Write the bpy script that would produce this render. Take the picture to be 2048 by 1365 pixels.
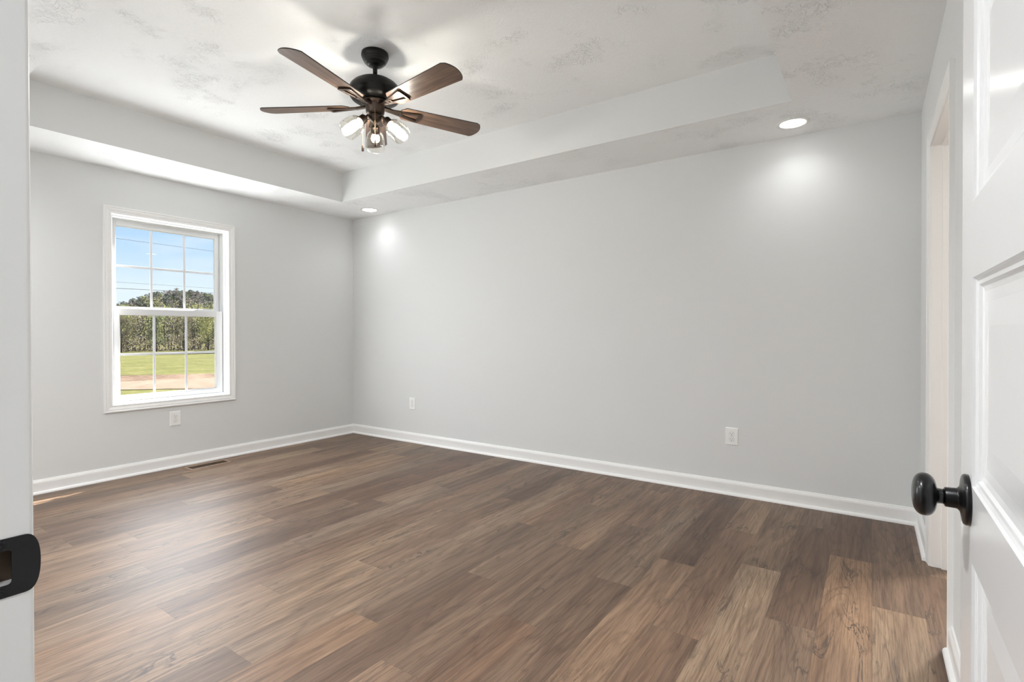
import bpy, bmesh, math, random
from mathutils import Vector, Matrix, noise

for _o in list(bpy.data.objects):
    bpy.data.objects.remove(_o, do_unlink=True)
SC = bpy.context.scene
COL = SC.collection
PI = math.pi

# ------------------------------------------------------------------ camera
F_PX, YAW, PITCH, ROLL = 1041.6, .6035, -.0074, -.0021
CAM = Vector((4.8988, -3.8923, 1.1459))
cd = bpy.data.cameras.new('camera')
cam = bpy.data.objects.new('camera', cd)
COL.objects.link(cam)
_c, _s = math.cos(YAW), math.sin(YAW)
_r = Vector((_c, _s, 0)); _f = Vector((-_s, _c, 0)); _u = Vector((0, 0, 1))
_f2 = _f * math.cos(PITCH) + _u * math.sin(PITCH)
_u2 = _u * math.cos(PITCH) - _f * math.sin(PITCH)
_r3 = _r * math.cos(ROLL) + _u2 * math.sin(ROLL)
_u3 = _u2 * math.cos(ROLL) - _r * math.sin(ROLL)
cam.matrix_world = Matrix(((_r3.x, _u3.x, -_f2.x, CAM.x), (_r3.y, _u3.y, -_f2.y, CAM.y),
                           (_r3.z, _u3.z, -_f2.z, CAM.z), (0, 0, 0, 1)))
cd.sensor_width = 36.0
cd.lens = F_PX * 36.0 / 2048.0
cd.shift_y = -9.24 / 2048.0
cd.clip_start = .01
cd.clip_end = 2000
SC.camera = cam

# ------------------------------------------------------------------ colour management
SC.view_settings.view_transform = 'Standard'
SC.view_settings.look = 'None'
SC.view_settings.gamma = 1.0
SC.view_settings.use_curve_mapping = False
SC.view_settings.exposure = 0.42
try:
    SC.cycles.use_denoising = True
    SC.cycles.denoiser = 'OPENIMAGEDENOISE'
    SC.cycles.max_bounces = 12
    SC.cycles.diffuse_bounces = 9
    SC.cycles.transparent_max_bounces = 24
    SC.cycles.caustics_reflective = False
    SC.cycles.caustics_refractive = False
    SC.cycles.sample_clamp_indirect = 6.0
except Exception:
    pass

# ------------------------------------------------------------------ sky
world = bpy.data.worlds.new('sky')
SC.world = world
world.use_nodes = True
nt = world.node_tree
nt.nodes.clear()
wo = nt.nodes.new('ShaderNodeOutputWorld')
bg = nt.nodes.new('ShaderNodeBackground')
tc = nt.nodes.new('ShaderNodeTexCoord')
sx = nt.nodes.new('ShaderNodeSeparateXYZ')
rp = nt.nodes.new('ShaderNodeValToRGB')
nz = nt.nodes.new('ShaderNodeTexNoise')
mp = nt.nodes.new('ShaderNodeMapping')
mx = nt.nodes.new('ShaderNodeMix'); mx.data_type = 'RGBA'
r2 = nt.nodes.new('ShaderNodeValToRGB')
nt.links.new(tc.outputs['Generated'], sx.inputs[0])
nt.links.new(sx.outputs['Z'], rp.inputs[0])
rp.color_ramp.elements[0].position = 0.0
rp.color_ramp.elements[0].color = (.80, .88, .92, 1)
rp.color_ramp.elements[1].position = 1.0
rp.color_ramp.elements[1].color = (.10, .26, .62, 1)
for pos, c in ((.07, (.74, .86, .93, 1)), (.13, (.52, .72, .92, 1)), (.20, (.38, .61, .92, 1)), (.40, (.22, .44, .82, 1))):
    e = rp.color_ramp.elements.new(pos); e.color = c
nt.links.new(tc.outputs['Generated'], mp.inputs[0])
mp.inputs['Scale'].default_value = (3, 3, 16)
nt.links.new(mp.outputs[0], nz.inputs['Vector'])
nz.inputs['Scale'].default_value = 2.2
nz.inputs['Detail'].default_value = 6
nt.links.new(nz.outputs[0], r2.inputs[0])
r2.color_ramp.elements[0].position = .50
r2.color_ramp.elements[0].color = (0, 0, 0, 1)
r2.color_ramp.elements[1].position = .80
r2.color_ramp.elements[1].color = (.55, .55, .55, 1)
nt.links.new(r2.outputs[0], mx.inputs['Factor'])
nt.links.new(rp.outputs[0], mx.inputs[6])
mx.inputs[7].default_value = (.86, .90, .93, 1)
nt.links.new(mx.outputs[2], bg.inputs[0])
bg.inputs[1].default_value = .88
nt.links.new(bg.outputs[0], wo.inputs[0])

# ------------------------------------------------------------------ lights
def light(name, typ, loc, energy, color=(1, 1, 1), direction=None, **kw):
    l = bpy.data.lights.new(name, typ)
    l.energy = energy
    l.color = color
    for k, v in kw.items():
        setattr(l, k, v)
    o = bpy.data.objects.new(name, l)
    o.location = loc
    if direction is not None:
        o.rotation_euler = Vector(direction).to_track_quat('-Z', 'Y').to_euler()
    COL.objects.link(o)
    return o

SUN_DIR = Vector((.343, -1.056, -1.0)).normalized()
light('sun', 'SUN', (-20, 30, 30), 24.0, (1, .93, .82), SUN_DIR, angle=.009)
# daylight entering by the window, added hallway fill, unseen bathroom lamp
light('window_daylight', 'AREA', (-.046, -1.86, 1.334), 27, (.94, .975, 1.0), (1, 0, 0), shape='RECTANGLE', size=.84, size_y=1.46)
light('hall_fill', 'AREA', (5.25, -4.75, 2.40), 10, (.94, .97, 1), (0, 0, -1), shape='DISK', size=.35)  # unseen area light added as fill from the hallway
light('bathroom_lamp', 'AREA', (5.66, -.22, 2.20), 44, (1, .92, .83), (0, -.35, -1), shape='DISK', size=.25)  # out of view; sited by its warm floor spill, also added as fill
E_DOWN = 5.5
E_BULB = 175

# ------------------------------------------------------------------ node helpers
def mat_new(name):
    m = bpy.data.materials.new(name)
    m.use_nodes = True
    return m, m.node_tree, m.node_tree.nodes['Principled BSDF']

def N(nt, typ, **kw):
    n = nt.nodes.new(typ)
    for k, v in kw.items():
        setattr(n, k, v)
    return n

def setin(n, **kw):
    for k, v in kw.items():
        n.inputs[k.replace('_', ' ')].default_value = v

def simple(name, color, rough=.5, metal=0.0, bump=None, spec=.5, coat=0.0):
    m, t, b = mat_new(name)
    b.inputs['Base Color'].default_value = (*color, 1)
    b.inputs['Roughness'].default_value = rough
    b.inputs['Metallic'].default_value = metal
    b.inputs['Specular IOR Level'].default_value = spec
    b.inputs['Coat Weight'].default_value = coat
    if bump:
        sc, st, dist = bump
        tc = N(t, 'ShaderNodeTexCoord'); nn = N(t, 'ShaderNodeTexNoise'); bp = N(t, 'ShaderNodeBump')
        setin(nn, Scale=sc, Detail=4.0)
        t.links.new(tc.outputs['Object'], nn.inputs['Vector'])
        t.links.new(nn.outputs[0], bp.inputs['Height'])
        setin(bp, Strength=st, Distance=dist)
        t.links.new(bp.outputs[0], b.inputs['Normal'])
    return m

def math_n(t, op, a, b=None, c=None, clamp=False):
    n = N(t, 'ShaderNodeMath', operation=op)
    n.use_clamp = clamp
    for i, v in enumerate((a, b, c)):
        if v is None:
            continue
        if isinstance(v, (int, float)):
            n.inputs[i].default_value = v
        else:
            t.links.new(v, n.inputs[i])
    return n.outputs[0]

def ramp(t, fac, stops, interp='LINEAR'):
    r = N(t, 'ShaderNodeValToRGB')
    r.color_ramp.interpolation = interp
    el = r.color_ramp.elements
    el[0].position, el[0].color = stops[0][0], (*stops[0][1], 1)
    el[1].position, el[1].color = stops[-1][0], (*stops[-1][1], 1)
    for p, c in stops[1:-1]:
        e = el.new(p); e.color = (*c, 1)
    t.links.new(fac, r.inputs[0])
    return r.outputs[0]

def mixc(t, fac, a, b, blend='MIX'):
    n = N(t, 'ShaderNodeMix'); n.data_type = 'RGBA'; n.blend_type = blend
    for sock, v in ((n.inputs['Factor'], fac), (n.inputs[6], a), (n.inputs[7], b)):
        if isinstance(v, (int, float)):
            sock.default_value = v
        elif isinstance(v, tuple):
            sock.default_value = (*v, 1) if len(v) == 3 else v
        else:
            t.links.new(v, sock)
    return n.outputs[2]

# ------------------------------------------------------------------ materials
WALL = simple('wall_paint_greige', (.735, .747, .747), .62, bump=(260, .06, .001), spec=.35)
TRIM = simple('trim_white_semigloss', (.88, .88, .875), .32, bump=(120, .03, .001))
DOORM = simple('door_white_gloss', (.72, .725, .73), .20, bump=(90, .05, .0006))
VINYL = simple('window_white_vinyl', (.74, .75, .76), .35)
GRILLE = simple('window_grille_white', (.74, .76, .80), .4)
PLAST = simple('white_plastic', (.90, .905, .90), .30)
SLOT = simple('socket_slot_dark', (.05, .05, .05), .6)
SCREW = simple('screw_white_metal', (.6, .6, .6), .35, .6)
BLACK = simple('oil_rubbed_black_metal', (.012, .012, .013), .28, .55, coat=.25)
FANBLK = simple('fan_black_metal', (.007, .0065, .006), .40, .3, spec=.35)
BRONZE = simple('fan_dark_bronze', (.060, .042, .032), .36, .8)
STRIKE = simple('strike_black_metal', (.006, .006, .008), .5, .2)
POCKET = simple('raw_wood_pocket', (.07, .045, .028), .8)
CHAIN = simple('pull_chain_brass', (.55, .42, .22), .35, 1.0)
BLEDGE = simple('blade_edge_black', (.02, .015, .012), .5)
TRIMRING = simple('downlight_ring_white', (.84, .84, .82), .4)
DUCT_SHADE = simple('duct_shade', (.030, .018, .010), .7)
LOUV = simple('register_brown_louver', (.075, .048, .028), .45)
WIRE = simple('wire_black', (.03, .03, .035), .6)
POLE = simple('pole_weathered_wood', (.16, .12, .09), .9)

def ceiling_mat():
    m, t, b = mat_new('ceiling_stomped_texture')
    setin(b, Roughness=.8); b.inputs['Base Color'].default_value = (.91, .925, .93, 1)
    b.inputs['Specular IOR Level'].default_value = .2
    tc = N(t, 'ShaderNodeTexCoord')
    n1 = N(t, 'ShaderNodeTexNoise'); setin(n1, Scale=26.0, Detail=2.0, Roughness=.5, Distortion=1.4)
    n2 = N(t, 'ShaderNodeTexNoise'); setin(n2, Scale=3.6, Detail=3.0, Roughness=.6)
    n3 = N(t, 'ShaderNodeTexNoise'); setin(n3, Scale=58.0, Detail=2.0, Distortion=.8)
    for n in (n1, n2, n3):
        t.links.new(tc.outputs['Object'], n.inputs['Vector'])
    a = math_n(t, 'ABSOLUTE', math_n(t, 'SUBTRACT', n1.outputs[0], .5))
    ridge = math_n(t, 'SUBTRACT', 1.0, math_n(t, 'MULTIPLY', a, 22.0, clamp=True), clamp=True)
    a3 = math_n(t, 'ABSOLUTE', math_n(t, 'SUBTRACT', n3.outputs[0], .5))
    ridge3 = math_n(t, 'SUBTRACT', 1.0, math_n(t, 'MULTIPLY', a3, 14.0, clamp=True), clamp=True)
    mask = math_n(t, 'MULTIPLY', math_n(t, 'SUBTRACT', n2.outputs[0], .53), 7.0, clamp=True)
    rr = math_n(t, 'ADD', ridge, math_n(t, 'MULTIPLY', ridge3, .3))
    h = math_n(t, 'MULTIPLY', rr, math_n(t, 'ADD', math_n(t, 'MULTIPLY', mask, .8), .12))
    bp = N(t, 'ShaderNodeBump'); setin(bp, Strength=.85, Distance=.0045)
    t.links.new(h, bp.inputs['Height'])
    t.links.new(bp.outputs[0], b.inputs['Normal'])
    return m
CEIL = ceiling_mat()

def floor_mat():
    m, t, b = mat_new('vinyl_plank_wood')
    tc = N(t, 'ShaderNodeTexCoord')
    at = N(t, 'ShaderNodeAttribute'); at.attribute_name = 'plank'
    sp = N(t, 'ShaderNodeSeparateColor'); t.links.new(at.outputs['Color'], sp.inputs[0])
    tone, r1, r2 = sp.outputs[0], sp.outputs[1], sp.outputs[2]
    cb = N(t, 'ShaderNodeCombineXYZ')
    t.links.new(math_n(t, 'MULTIPLY', r1, 40.0), cb.inputs[0])
    t.links.new(math_n(t, 'MULTIPLY', r2, 57.0), cb.inputs[1])
    ad = N(t, 'ShaderNodeVectorMath', operation='ADD')
    t.links.new(tc.outputs['Object'], ad.inputs[0]); t.links.new(cb.outputs[0], ad.inputs[1])
    def nz(scale, detail=4, rough=.6, dist=0.0, s=1.0):
        mpn = N(t, 'ShaderNodeMapping'); mpn.inputs['Scale'].default_value = scale
        t.links.new(ad.outputs[0], mpn.inputs[0])
        n = N(t, 'ShaderNodeTexNoise'); setin(n, Scale=s, Detail=float(detail), Roughness=rough, Distortion=dist)
        t.links.new(mpn.outputs[0], n.inputs['Vector'])
        return n.outputs[0]
    fine = nz((230, 4.5, 1), 5, .75, .3)
    mid = nz((50, 1.3, 1), 5, .7, .8)
    broad = nz((9, .9, 1), 4, .6, 1.4)
    crk = nz((9, 1.3, 1), 5, .62, 1.8)
    crm = nz((4.5, 1.6, 1), 2, .5, .3)
    rings = math_n(t, 'PINGPONG', math_n(t, 'MULTIPLY', nz((6.0, .8, 1), 3, .45, .8), 11.0), .5)
    streak = nz((38, 2.2, 1), 6, .8, 2.2)
    knot = nz((10, 3.4, 1), 2, .5, .4)
    base = ramp(t, tone, [(0, (.145, .090, .059)), (.25, (.176, .113, .075)), (.5, (.215, .142, .095)),
                          (.75, (.262, .179, .118)), (1, (.315, .223, .145))])
    grey = ramp(t, tone, [(0, (.152, .111, .081)), (1, (.285, .217, .156))])
    c = mixc(t, math_n(t, 'MULTIPLY', math_n(t, 'SUBTRACT', r2, .35), .95, clamp=True), base, grey)
    orange = mixc(t, 1.0, c, (1.06, .97, .90), 'MULTIPLY')
    c = mixc(t, math_n(t, 'MULTIPLY', math_n(t, 'SUBTRACT', r1, .55), 2.0, clamp=True), c, orange)
    # broad light / dark figure
    c = mixc(t, math_n(t, 'MULTIPLY', math_n(t, 'SUBTRACT', broad, .42), 3.0, clamp=True), mixc(t, 1.0, c, (.70, .67, .66), 'MULTIPLY'), mixc(t, 1.0, c, (1.20, 1.20, 1.18), 'MULTIPLY'))
    # cathedral rings
    rl = math_n(t, 'SUBTRACT', 1.0, math_n(t, 'MULTIPLY', rings, 5.5, clamp=True), clamp=True)
    c = mixc(t, math_n(t, 'MULTIPLY', rl, .55), c, mixc(t, 1.0, c, (.60, .54, .50), 'MULTIPLY'))
    # medium grain and fine pores
    c = mixc(t, math_n(t, 'MULTIPLY', math_n(t, 'SUBTRACT', .55, mid), 5.5, clamp=True), c, mixc(t, 1.0, c, (.72, .68, .65), 'MULTIPLY'))
    c = mixc(t, math_n(t, 'MULTIPLY', math_n(t, 'SUBTRACT', .50, fine), 9.0, clamp=True), c, mixc(t, 1.0, c, (.62, .57, .53), 'MULTIPLY'))
    c = mixc(t, math_n(t, 'MULTIPLY', math_n(t, 'SUBTRACT', fine, .54), 6.0, clamp=True), c, mixc(t, 1.0, c, (1.22, 1.20, 1.16), 'MULTIPLY'))
    # dark wandering cracks along the grain
    cl = math_n(t, 'SUBTRACT', 1.0, math_n(t, 'MULTIPLY', math_n(t, 'ABSOLUTE', math_n(t, 'SUBTRACT', crk, .5)), 34.0, clamp=True), clamp=True)
    cm = math_n(t, 'MULTIPLY', math_n(t, 'SUBTRACT', crm, .50), 9.0, clamp=True)
    c = mixc(t, math_n(t, 'MULTIPLY', math_n(t, 'MULTIPLY', cl, cm), .95), c, (.045, .030, .022))
    # dark mineral streaks and knots
    sk = math_n(t, 'MULTIPLY', math_n(t, 'SUBTRACT', .365, streak), 12.0, clamp=True)
    c = mixc(t, math_n(t, 'MULTIPLY', sk, .75), c, (.055, .038, .029))
    kk = math_n(t, 'MULTIPLY', math_n(t, 'SUBTRACT', .245, knot), 22.0, clamp=True)
    c = mixc(t, math_n(t, 'MULTIPLY', kk, .75), c, (.035, .022, .016))
    t.links.new(c, b.inputs['Base Color'])
    t.links.new(math_n(t, 'ADD', .40, math_n(t, 'MULTIPLY', fine, .14)), b.inputs['Roughness'])
    b.inputs['Specular IOR Level'].default_value = .50
    bp = N(t, 'ShaderNodeBump'); setin(bp, Strength=.12, Distance=.0012)
    t.links.new(fine, bp.inputs['Height']); t.links.new(bp.outputs[0], b.inputs['Normal'])
    return m
FLOOR = floor_mat()
SEAM = simple('plank_seam_dark', (.085, .060, .045), .6)

def blade_mat():
    m, t, b = mat_new('fan_blade_walnut')
    tc = N(t, 'ShaderNodeTexCoord')
    mpn = N(t, 'ShaderNodeMapping'); mpn.inputs['Scale'].default_value = (3.0, 60, 60)
    t.links.new(tc.outputs['Object'], mpn.inputs[0])
    n = N(t, 'ShaderNodeTexNoise'); setin(n, Scale=1.0, Detail=5.0, Roughness=.65, Distortion=.6)
    t.links.new(mpn.outputs[0], n.inputs['Vector'])
    mp2 = N(t, 'ShaderNodeMapping'); mp2.inputs['Scale'].default_value = (1.6, 16, 16)
    t.links.new(tc.outputs['Object'], mp2.inputs[0])
    n2 = N(t, 'ShaderNodeTexNoise'); setin(n2, Scale=1.0, Detail=3.0, Roughness=.6, Distortion=1.2)
    t.links.new(mp2.outputs[0], n2.inputs['Vector'])
    f = math_n(t, 'ADD', math_n(t, 'MULTIPLY', n.outputs[0], .55), math_n(t, 'MULTIPLY', n2.outputs[0], .45))
    c = ramp(t, f, [(.32, (.045, .026, .018)), (.48, (.120, .072, .048)), (.58, (.190, .120, .082)), (.72, (.27, .19, .14))])
    t.links.new(c, b.inputs['Base Color'])
    setin(b, Roughness=.38)
    return m
BLADE = blade_mat()

def glass_mat(name, tint=(1, 1, 1), lo=.03, hi=.55, rough=.0):
    m = bpy.data.materials.new(name); m.use_nodes = True
    t = m.node_tree; t.nodes.clear()
    o = N(t, 'ShaderNodeOutputMaterial'); mixs = N(t, 'ShaderNodeMixShader')
    tr = N(t, 'ShaderNodeBsdfTransparent'); tr.inputs[0].default_value = (*tint, 1)
    gl = N(t, 'ShaderNodeBsdfGlossy'); gl.inputs[0].default_value = (1, 1, 1, 1); gl.inputs[1].default_value = rough
    lw = N(t, 'ShaderNodeLayerWeight'); lw.inputs[0].default_value = .5
    f = math_n(t, 'ADD', math_n(t, 'MULTIPLY', math_n(t, 'POWER', lw.outputs['Facing'], 3.5), hi), lo)
    t.links.new(f, mixs.inputs[0]); t.links.new(tr.outputs[0], mixs.inputs[1]); t.links.new(gl.outputs[0], mixs.inputs[2])
    t.links.new(mixs.outputs[0], o.inputs[0])
    return m
PANE = glass_mat('window_clear_glass', (.97, .98, .985), .03, .25)
SHADEG = glass_mat('lamp_shade_clear_glass', (.96, .955, .93), .05, .75)

def emis(name, color, strength):
    m, t, b = mat_new(name)
    b.inputs['Base Color'].default_value = (.8, .8, .8, 1)
    b.inputs['Emission Color'].default_value = (*color, 1)
    b.inputs['Emission Strength'].default_value = strength
    return m
LENS = emis('downlight_lens_lit', (1, .99, .96), 6.0)
BULB = emis('bulb_lit_warm', (1, .955, .89), E_BULB)

# ------------------------------------------------------------------ mesh helpers
def link(name, me, mats=(), parent=None, smooth=False):
    o = bpy.data.objects.new(name, me)
    COL.objects.link(o)
    for m in (mats if isinstance(mats, (list, tuple)) else (mats,)):
        me.materials.append(m)
    if smooth:
        for p in me.polygons:
            p.use_smooth = True
    if parent is not None:
        o.parent = parent
    return o

class MB:
    def __init__(s):
        s.bm = bmesh.new()
    def box(s, a, b, mi=0):
        x0, x1 = sorted((a[0], b[0])); y0, y1 = sorted((a[1], b[1])); z0, z1 = sorted((a[2], b[2]))
        v = [s.bm.verts.new(p) for p in ((x0, y0, z0), (x1, y0, z0), (x1, y1, z0), (x0, y1, z0), (x0, y0, z1), (x1, y0, z1), (x1, y1, z1), (x0, y1, z1))]
        for f in ((0, 3, 2, 1), (4, 5, 6, 7), (0, 1, 5, 4), (1, 2, 6, 5), (2, 3, 7, 6), (3, 0, 4, 7)):
            s.bm.faces.new([v[i] for i in f]).material_index = mi
        return s
    def quad(s, pts, mi=0):
        f = s.bm.faces.new([s.bm.verts.new(p) for p in pts]); f.material_index = mi
        return f
    def tube(s, pts, rad, n=10, cap=True, mi=0):
        pts = [Vector(p) for p in pts]
        rads = rad if isinstance(rad, (list, tuple)) else [rad] * len(pts)
        rings = []
        up = None
        for i, p in enumerate(pts):
            d = (pts[min(i + 1, len(pts) - 1)] - pts[max(i - 1, 0)]).normalized()
            if up is None:
                up = Vector((0, 0, 1)) if abs(d.z) < .9 else Vector((1, 0, 0))
            a = d.cross(up).normalized(); bb = a.cross(d).normalized(); up = bb
            rings.append([s.bm.verts.new(p + (a * math.cos(2 * PI * k / n) + bb * math.sin(2 * PI * k / n)) * rads[i]) for k in range(n)])
        for i in range(len(rings) - 1):
            for k in range(n):
                f = s.bm.faces.new((rings[i][k], rings[i][(k + 1) % n], rings[i + 1][(k + 1) % n], rings[i + 1][k]))
                f.material_index = mi; f.smooth = True
        if cap:
            s.bm.faces.new(rings[0][::-1]).material_index = mi
            s.bm.faces.new(rings[-1]).material_index = mi
        return s
    def lathe(s, prof, origin=(0, 0, 0), axis=(0, 0, 1), n=40, mi=0, smooth=True):
        """prof: (distance along axis, radius)"""
        o = Vector(origin); ax = Vector(axis).normalized()
        t = Vector((0, 0, 1)) if abs(ax.z) < .9 else Vector((1, 0, 0))
        a = ax.cross(t).normalized(); b = ax.cross(a).normalized()
        rings = []
        for d, r in prof:
            if r < 1e-6:
                rings.append([s.bm.verts.new(o + ax * d)])
            else:
                rings.append([s.bm.verts.new(o + ax * d + (a * math.cos(2 * PI * k / n) + b * math.sin(2 * PI * k / n)) * r) for k in range(n)])
        for i in range(len(rings) - 1):
            A, B = rings[i], rings[i + 1]
            for k in range(n):
                k2 = (k + 1) % n
                if len(A) == 1 and len(B) == 1:
                    continue
                if len(A) == 1:
                    f = s.bm.faces.new((A[0], B[k2], B[k]))
                elif len(B) == 1:
                    f = s.bm.faces.new((A[k], A[k2], B[0]))
                else:
                    f = s.bm.faces.new((A[k], A[k2], B[k2], B[k]))
                f.material_index = mi; f.smooth = smooth
        return s
    def sweep(s, path, prof, to3, closed=True, mi=0):
        """path: 2-D points; prof: (u outward, t height); to3(a, b, t) -> 3-D. Mitred corners."""
        n = len(path)
        P = [Vector(p) for p in path]
        def nrm(i, j):
            d = (P[j] - P[i]).normalized()
            return Vector((d.y, -d.x))
        offs = []
        for i in range(n):
            if closed:
                n1, n2 = nrm((i - 1) % n, i), nrm(i, (i + 1) % n)
            else:
                n1 = nrm(i - 1, i) if i > 0 else nrm(i, i + 1)
                n2 = nrm(i, i + 1) if i < n - 1 else nrm(i - 1, i)
            m = (n1 + n2)
            m = m / m.length_squared * 2
            offs.append(m)
        rows = []
        for i in range(n):
            rows.append([s.bm.verts.new(to3(*(P[i] + offs[i] * u), t)) for u, t in prof])
        rng = range(n) if closed else range(n - 1)
        k = len(prof)
        for i in rng:
            j = (i + 1) % n
            for q in range(k):
                q2 = (q + 1) % k
                s.bm.faces.new((rows[i][q], rows[j][q], rows[j][q2], rows[i][q2])).material_index = mi
        if not closed:
            s.bm.faces.new(rows[0]).material_index = mi
            s.bm.faces.new(rows[-1][::-1]).material_index = mi
        return s
    def build(s, name, mats, parent=None, bevel=0, seg=2, smooth=False, autosm=False):
        bmesh.ops.recalc_face_normals(s.bm, faces=s.bm.faces)
        me = bpy.data.meshes.new(name)
        s.bm.to_mesh(me); s.bm.free()
        o = link(name, me, mats, parent, smooth)
        if bevel:
            md = o.modifiers.new('bevel', 'BEVEL'); md.width = bevel; md.segments = seg; md.limit_method = 'ANGLE'; md.angle_limit = .6
        return o

def tag(o, label=None, cat=None, group=None, kind=None):
    if label: o['label'] = label
    if cat: o['category'] = cat
    if group: o['group'] = group
    if kind: o['kind'] = kind
    return o

def empty(name, loc, parent=None, rot=(0, 0, 0)):
    o = bpy.data.objects.new(name, None)
    o.empty_display_size = .05
    o.location = loc; o.rotation_euler = rot
    COL.objects.link(o)
    if parent is not None: o.parent = parent
    return o

def struct(o, label=None, cat=None):
    o['kind'] = 'structure'
    if label: o['label'] = label
    if cat: o['category'] = cat
    return o

def copy_tree(o, parent=None):
    c = o.copy(); COL.objects.link(c); c.parent = parent
    for ch in o.children:
        copy_tree(ch, c)
    return c

# ------------------------------------------------------------------ room dimensions
H = 2.44; HT = 2.726
XR = 5.141                      # right wall face
YF = -3.743                     # front wall, room face
YH = -3.857                     # front wall, hallway face
WT = .16                        # left wall thickness
TX0, TX1, TY0, TY1 = .590, 4.529, -3.110, -.597   # tray
WY0, WY1, WZ0, WZ1 = -2.309, -1.411, .582, 2.086  # window opening
DX0, DX1, DZ = 4.225, 5.046, 2.045               # entry opening (inside of jambs)
BY0, BY1, BZ = -1.430, -.650, 2.045              # doorway in the right wall

# ------------------------------------------------------------------ floor made of planks
def build_floor():
    random.seed(11)
    W, L = .177, 1.22
    joints = {0: -1.256, 1: -.768, 2: -1.603, 3: -1.130, 4: -1.914, 5: -1.303, 6: -1.670, 7: -2.180, 8: -1.437, 9: -.750, 10: -2.510,
              11: -1.707, 12: -2.182, 13: -1.375, 14: -1.727, 15: -2.233, 16: -2.720, 19: -2.788, 25: -2.10, -1: -2.0}
    tones = {(0, 0): .95, (0, 1): .30, (1, 0): .86, (1, 1): .10, (2, 0): .42, (2, 1): .16, (3, 0): .88, (3, 1): .62,
             (4, 0): .22, (4, 1): .50, (5, 0): .66, (5, 1): .12, (6, 0): .20, (6, 1): .62, (7, 0): .22, (7, 1): .30,
             (8, 0): .22, (8, 1): .66, (10, 1): .30, (10, 2): .75, (12, 0): .85, (11, 0): .66, (-1, 0): .55, (-1, 1): .30}
    bm = bmesh.new()
    lay = bm.loops.layers.float_color.new('plank')
    g = .00045
    x_hi = 5.082 + W
    rows = []
    y_lo, y_hi = -5.45, .36
    for k in range(-12, 31):
        xa, xb = 5.082 - W * (k + 1), 5.082 - W * k
        if xb < -.02: break
        ph = joints.get(k, random.uniform(-2, 0))
        j = ph
        while j < y_hi: j += L
        idx = 0
        ys = []
        y = j
        while y > y_lo - L:
            ys.append(y); y -= L
        near = min(range(len(ys)), key=lambda i: abs(ys[i] - ph))
        for i in range(len(ys) - 1):
            top, bot = min(ys[i], y_hi), max(ys[i + 1], y_lo)
            if bot >= top: continue
            rel = i - near      # 0: the plank nearer the camera than the known joint; -1: beyond it
            tone = random.random() * .8 + .1
            if rel == 0 and (k, 0) in tones: tone = tones[(k, 0)]
            if rel == -1 and (k, 1) in tones: tone = tones[(k, 1)]
            col = (tone, random.random(), random.random(), 1)
            vs = [bm.verts.new(p) for p in ((xa + g, bot + g, 0), (xb - g, bot + g, 0), (xb - g, top - g, 0), (xa + g, top - g, 0))]
            f = bm.faces.new(vs)
            for l in f.loops: l[lay] = col
            # seams
            for q in (((xa - g, bot, 0), (xa + g, bot, 0), (xa + g, top, 0), (xa - g, top, 0)),
                      ((xa + g, bot - g, 0), (xb - g, bot - g, 0), (xb - g, bot + g, 0), (xa + g, bot + g, 0))):
                f2 = bm.faces.new([bm.verts.new(p) for p in q]); f2.material_index = 1
    me = bpy.data.meshes.new('floor'); bm.to_mesh(me); bm.free()
    o = link('floor', me, [FLOOR, SEAM])
    struct(o)
    s = MB().box((-.16, -5.5, -.12), (7.3, .42, -.004)).build('floor_slab', SEAM)
    struct(s)
build_floor()

# ------------------------------------------------------------------ walls
struct(MB().box((-.14, 0, -.12), (7.3, .14, 2.86)).build('wall_back', WALL))
m = MB()
m.box((-WT, -5.5, -.12), (0, WY0 - .02, 2.86)); m.box((-WT, WY1 + .02, -.12), (0, .0, 2.86))
m.box((-WT, WY0 - .02, -.12), (0, WY1 + .02, WZ0 - .02)); m.box((-WT, WY0 - .02, WZ1 + .02), (0, WY1 + .02, 2.86))
struct(m.build('wall_left', WALL))
m = MB(); xb = XR + .114
m.box((XR, YH - .0, 0), (xb, BY0 - .018, 2.80)); m.box((XR, BY1 + .018, 0), (xb, 0, 2.80)); m.box((XR, BY0 - .018, BZ + .018), (xb, BY1 + .018, 2.80))
struct(m.build('wall_right', WALL))
m = MB()
m.box((0, YH, 0), (DX0 - .018, YF, 2.80)); m.box((DX1 + .018, YH, 0), (XR, YF, 2.80)); m.box((DX0 - .018, YH, DZ + .018), (DX1 + .018, YF, 2.80))
struct(m.build('wall_front', WALL))
# hallway behind the doorway and bathroom beyond the right wall
struct(MB().box((2.9, -5.40, 0), (7.2, -5.28, 2.6)).build('wall_hallway_rear', WALL))
struct(MB().box((2.9, -5.3, 0), (3.0, YH, 2.6)).build('wall_hallway_left', WALL))
struct(MB().box((6.4, -5.3, 0), (6.5, YH, 2.6)).build('wall_hallway_right', WALL))
struct(MB().box((2.9, -5.4, H), (6.5, YH, H + .1)).build('ceiling_hallway', CEIL))
struct(MB().box((7.05, -2.6, 0), (7.2, 0.0, 2.6)).build('wall_bathroom_right', WALL))
struct(MB().box((xb, -2.7, 0), (7.2, -2.6, 2.6)).build('wall_bathroom_front', WALL))
struct(MB().box((xb, -2.7, H), (7.2, 0, H + .1)).build('ceiling_bathroom', CEIL))

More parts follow.
